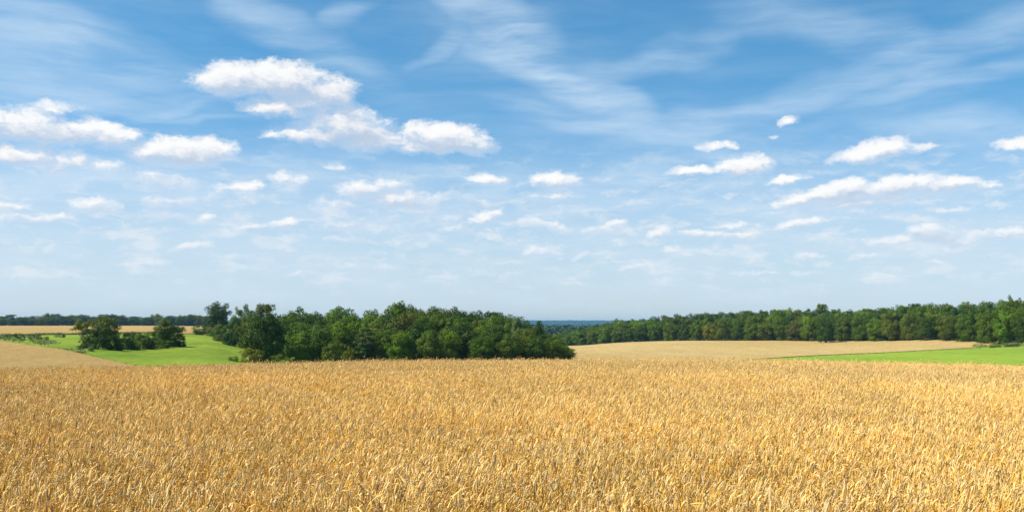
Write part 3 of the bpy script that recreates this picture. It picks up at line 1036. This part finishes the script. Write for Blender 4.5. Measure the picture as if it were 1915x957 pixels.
def fdist(X):
    return float(np.interp(X, [p[0] for p in FOREST_F], [p[1] for p in FOREST_F]))


def skyr(X):
    return float(np.interp(X, [p[0] for p in SKY_R], [p[1] for p in SKY_R]))


X = 1062.0
k = 0
while X < 2010:
    y = fdist(X) + 2
    base = HY + (CZ - float(gz((X - HX) / F * y, y))) * F / y
    tall = base - skyr(X)
    Yt = base - tall * trng.uniform(.58, .80)
    W = 7.2 * F / y * trng.uniform(.85, 1.2)
    g = trng.choice(['mid', 'dark', 'fresh', 'olive', 'mid', 'rust', 'yellow', 'mid'], p=[.22, .2, .14, .16, .1, .08, .03, .07])
    tree_px(trng.choice(['skirt', 'skirt', 'round']), X, y, Yt, W, g, '%s edge tree of the long right hand wood, %s from its left end' % (GWORD[g], ORD[k]), group='edge trees of the long wood')
    k += 1
    X += 6.0 * F / y * trng.uniform(.85, 1.15)
for ri, (dy, frac, sp) in enumerate([(9, .82, 6.9), (20, .9, 7.2), (34, .96, 7.2), (50, 1.0, 6.6)]):
    X = 1046.0 + ri * 5
    while X < 2000:
        y = fdist(X) + dy + trng.uniform(-2, 2)
        xx = (X - HX) / F * y
        base = HY + (CZ - float(gz(xx, y))) * F / y
        b0 = HY + (CZ - float(gz((X - HX) / F * fdist(X), fdist(X)))) * F / fdist(X)
        Yt = b0 - (b0 - skyr(X)) * frac + trng.uniform(-1, 2.5)
        W = 8.2 * F / y * trng.uniform(.85, 1.2)
        g = trng.choice(['mid', 'dark', 'fresh', 'olive', 'blue', 'rust'], p=[.34, .24, .14, .14, .08, .06])
        tree_px(trng.choice(['skirt', 'round', 'round']), X, y, min(Yt, base - 12), W, g,
                ['broadleaf tree just behind the edge row of the long wood', 'broadleaf tree inside the long wood below its skyline',
                 'broadleaf tree high in the long wood near its skyline', 'broadleaf tree whose crown makes the skyline of the long wood'][ri],
                group=['second row trees of the long wood', 'inner trees of the long wood', 'upper trees of the long wood', 'skyline trees of the long wood'][ri])
        X += sp * F / y * trng.uniform(.85, 1.15)
tree_px('round', 1538, 435, 570, 30, 'mid', 'round crowned tree standing above the skyline of the long wood')
tree_px('round', 1893, 318, 556, 34, 'olive', 'open topped tree rising over the wood near the right picture edge')
tree_px('skirt', 1543, 382, 594, 34, 'dark', 'dark tree jutting out of the long wood into the pale wheat field', variant=1)
tree_px('shrub', 1893, 262, 640, 40, 'pale', 'pale low bush in front of the wood above the green crop', cat='shrub', name='bush')
tree_px('shrub', 1862, 266, 642, 24, 'fresh', 'small fresh bush where the wheat tip meets the wood', cat='shrub', name='bush')

# ---- the treeline far off on the left
SKY_L = [(-120, 589), (0, 590), (60, 589), (100, 586), (140, 587), (185, 590), (210, 585), (260, 590), (320, 588), (355, 587), (390, 590), (470, 590)]
for ri, (y0, st) in enumerate([(858, 19), (885, 22)]):
    X = -70.0 + 8 * ri
    while X < 415:
        sk = float(np.interp(X, [p[0] for p in SKY_L], [p[1] for p in SKY_L]))
        g = trng.choice(['dark', 'mid', 'olive', 'blue', 'rust'], p=[.4, .2, .2, .15, .05])
        tree_px(trng.choice(['skirt', 'round']) if ri else 'skirt', X, y0 + trng.uniform(-5, 5), sk + (trng.uniform(1, 9) if ri == 0 else trng.uniform(-1, 4)), trng.uniform(22, 34), g,
                ['tree in the near row of the far treeline on the left', 'tree in the back row of the far treeline, its crown against the sky'][ri], whole=True, name='distant_tree',
                group=['near row of the far left treeline', 'back row of the far left treeline'][ri])
        X += st * trng.uniform(.8, 1.2)


# ------------------------------------------------------------------ far woods: one mass of crowns each
def woods(name, xs, ys, zfun, size, n, label, col):
    rng = np.random.default_rng(len(name) + n)
    base = []
    for a in range(3):
        P = rng.normal(0, 1, (34, 3)); P /= np.linalg.norm(P, axis=1, keepdims=True)
        P[:, 2] = np.abs(P[:, 2])
        V, Fc, C = leaf_quads(rng, P * np.array([.5, .5, 1.0]) * rng.uniform(.8, 1.1, (34, 1)), P, .30, np.ones((34, 3)))
        base.append((V, Fc))
    Vs, Fs, Cs = [], [], []
    nb = 0
    for i in range(n):
        x = rng.uniform(*xs); y = rng.uniform(*ys)
        s = size * rng.uniform(.7, 1.25)
        V, Fc = base[i % 3]
        c, sn = math.cos(i), math.sin(i)
        W = np.stack([V[:, 0] * c - V[:, 1] * sn, V[:, 0] * sn + V[:, 1] * c, V[:, 2]], 1) * s * np.array([1.3, 1.3, 1.0]) + np.array([x, y, zfun(x, y)])
        Vs.append(W); Fs.append(Fc + nb); nb += len(W)
        Cs.append(np.repeat([rng.normal(1, .07) * np.ones(3)], len(W), axis=0))
    o = link(name, mesh_from(name, np.concatenate(Vs), np.concatenate(Fs), M_LEAF, False, np.concatenate(Cs)))
    o.color = (*col, 1)
    tag(o, label, 'woods', kind='stuff')


def hill(name, xs, ys, zfun, nx, ny):
    X, Y = np.meshgrid(np.linspace(*xs, nx), np.linspace(*ys, ny))
    Z = np.array([zfun(a, b) for a, b in zip(X.ravel(), Y.ravel())])
    i, j = np.meshgrid(np.arange(nx - 1), np.arange(ny - 1))
    a = (j * nx + i).ravel()
    o = link(name, mesh_from(name, np.stack([X.ravel(), Y.ravel(), Z], 1), np.stack([a, a + 1, a + nx + 1, a + nx], 1), M_CANOPY, True))
    tag(o, kind='structure')


def ridge_z(x, y):
    t = min(1, max(0, (y - 5600) / 1500))
    b = min(1, max(0, (11000 - y) / 1500))
    t = t * t * (3 - 2 * t); b = b * b * (3 - 2 * b)
    return -27 + (32.5 + 1.6 * math.sin(x / 520 + .4) + .8 * math.sin(x / 210)) * t * b


hill('distant_hill', (-8500, 8500), (5400, 11200), ridge_z, 140, 30)
woods('distant_wood', (-900, 2200), (5900, 7700), ridge_z, 13, 9000, 'blue hazed wood along the distant ridge between the copse and the right wood', (.03, .065, .02))
woods('valley_wood', (-60, 620), (1250, 2500), lambda x, y: float(gz(x, y)), 10, 3600, 'hazy green wood in the valley below the blue ridge', (.038, .078, .02))


# ------------------------------------------------------------------ rough grass along the field edges
def rough_grass():
    rng = np.random.default_rng(9)
    pts, cols = [], []

    def along(line, n, spread, hgt, pal, wob=2.0):
        Xs = [p[0] for p in line]
        for _ in range(n):
            X = rng.uniform(Xs[0], Xs[-1])
            y = np.interp(X, Xs, [p[1] for p in line]) + rng.normal(0, spread)
            if math.sin(X * .21) + math.sin(X * .083 + 1) + rng.normal(0, .6) < -.5:
                continue
            pts.append(((X - HX) / F * y, y, hgt * rng.uniform(.5, 1.3)))
            cols.append(np.array(pal[rng.integers(len(pal))]) * rng.normal(1, .15))
    pale = [(.24, .24, .09), (.20, .22, .07), (.14, .20, .045), (.30, .26, .12)]
    green = [(.11, .17, .03), (.15, .21, .04), (.24, .26, .09)]
    along([(-260, 238), (0, 208), (60, 196), (104, 186)], 1000, 6, .6, pale + green)
    along([(112, 160), (160, 148)], 40, 2.5, .3, pale)
    along([(-200, 246), (0, 246), (125, 266), (270, 301), (400, 309)], 1500, 1.2, .55, pale + green)
    along([(p[0], p[1]) for p in MOUND_FAR[1:-1]], 160, .4, .2, pale + green)
    along([(1380, 187), (1425, 197), (1500, 209), (1650, 234), (1850, 276)], 300, .5, .16, [(.30, .24, .09), (.20, .24, .05)])
    along([(1820, 274), (1915, 268), (2100, 258)], 700, 3.5, .9, pale + green)
    P = np.array(pts)
    n = len(P)
    K = 10
    c = np.repeat(P, K, axis=0)
    z = gz(c[:, 0], c[:, 1]) + .2
    off = rng.normal(0, .28, (n * K, 2))
    ctr = np.stack([c[:, 0] + off[:, 0], c[:, 1] + off[:, 1], z + c[:, 2] * rng.random(n * K) * .8], 1)
    o = rng.normal(0, .5, (n * K, 3)) + np.array([0, -.3, .5])
    V, Fc, C = leaf_quads(rng, ctr, o, .13, np.repeat(np.array(cols), K, axis=0))
    g = link('rough_grass', mesh_from('rough_grass', V, Fc, M_LEAF, False, C))
    g.color = (1, 1, 1, 1)
    tag(g, 'pale rough grass and weeds along the edges of the fields', 'grass', kind='stuff')


rough_grass()


# ------------------------------------------------------------------ air
def build_haze():
    x0, x1, y0, y1, z0, z1 = -10100, 10100, -1600, 12100, -30, 32
    V = [(x, y, z) for z in (z0, z1) for y in (y0, y1) for x in (x0, x1)]
    Fc = [(0, 2, 3, 1), (4, 5, 7, 6), (0, 1, 5, 4), (2, 6, 7, 3), (0, 4, 6, 2), (1, 3, 7, 5)]
    m, t = new_mat('air')
    vol = t.node('ShaderNodeVolumePrincipled', {'Color': (.30, .62, 1.0, 1), 'Density': 7.0e-5, 'Anisotropy': 0.0})
    o = t.node('ShaderNodeOutputMaterial')
    t.L.new(vol.outputs[0], o.inputs['Volume'])
    h = link('haze', mesh_from('haze', V, Fc, m))
    tag(h, kind='stuff')


build_haze()
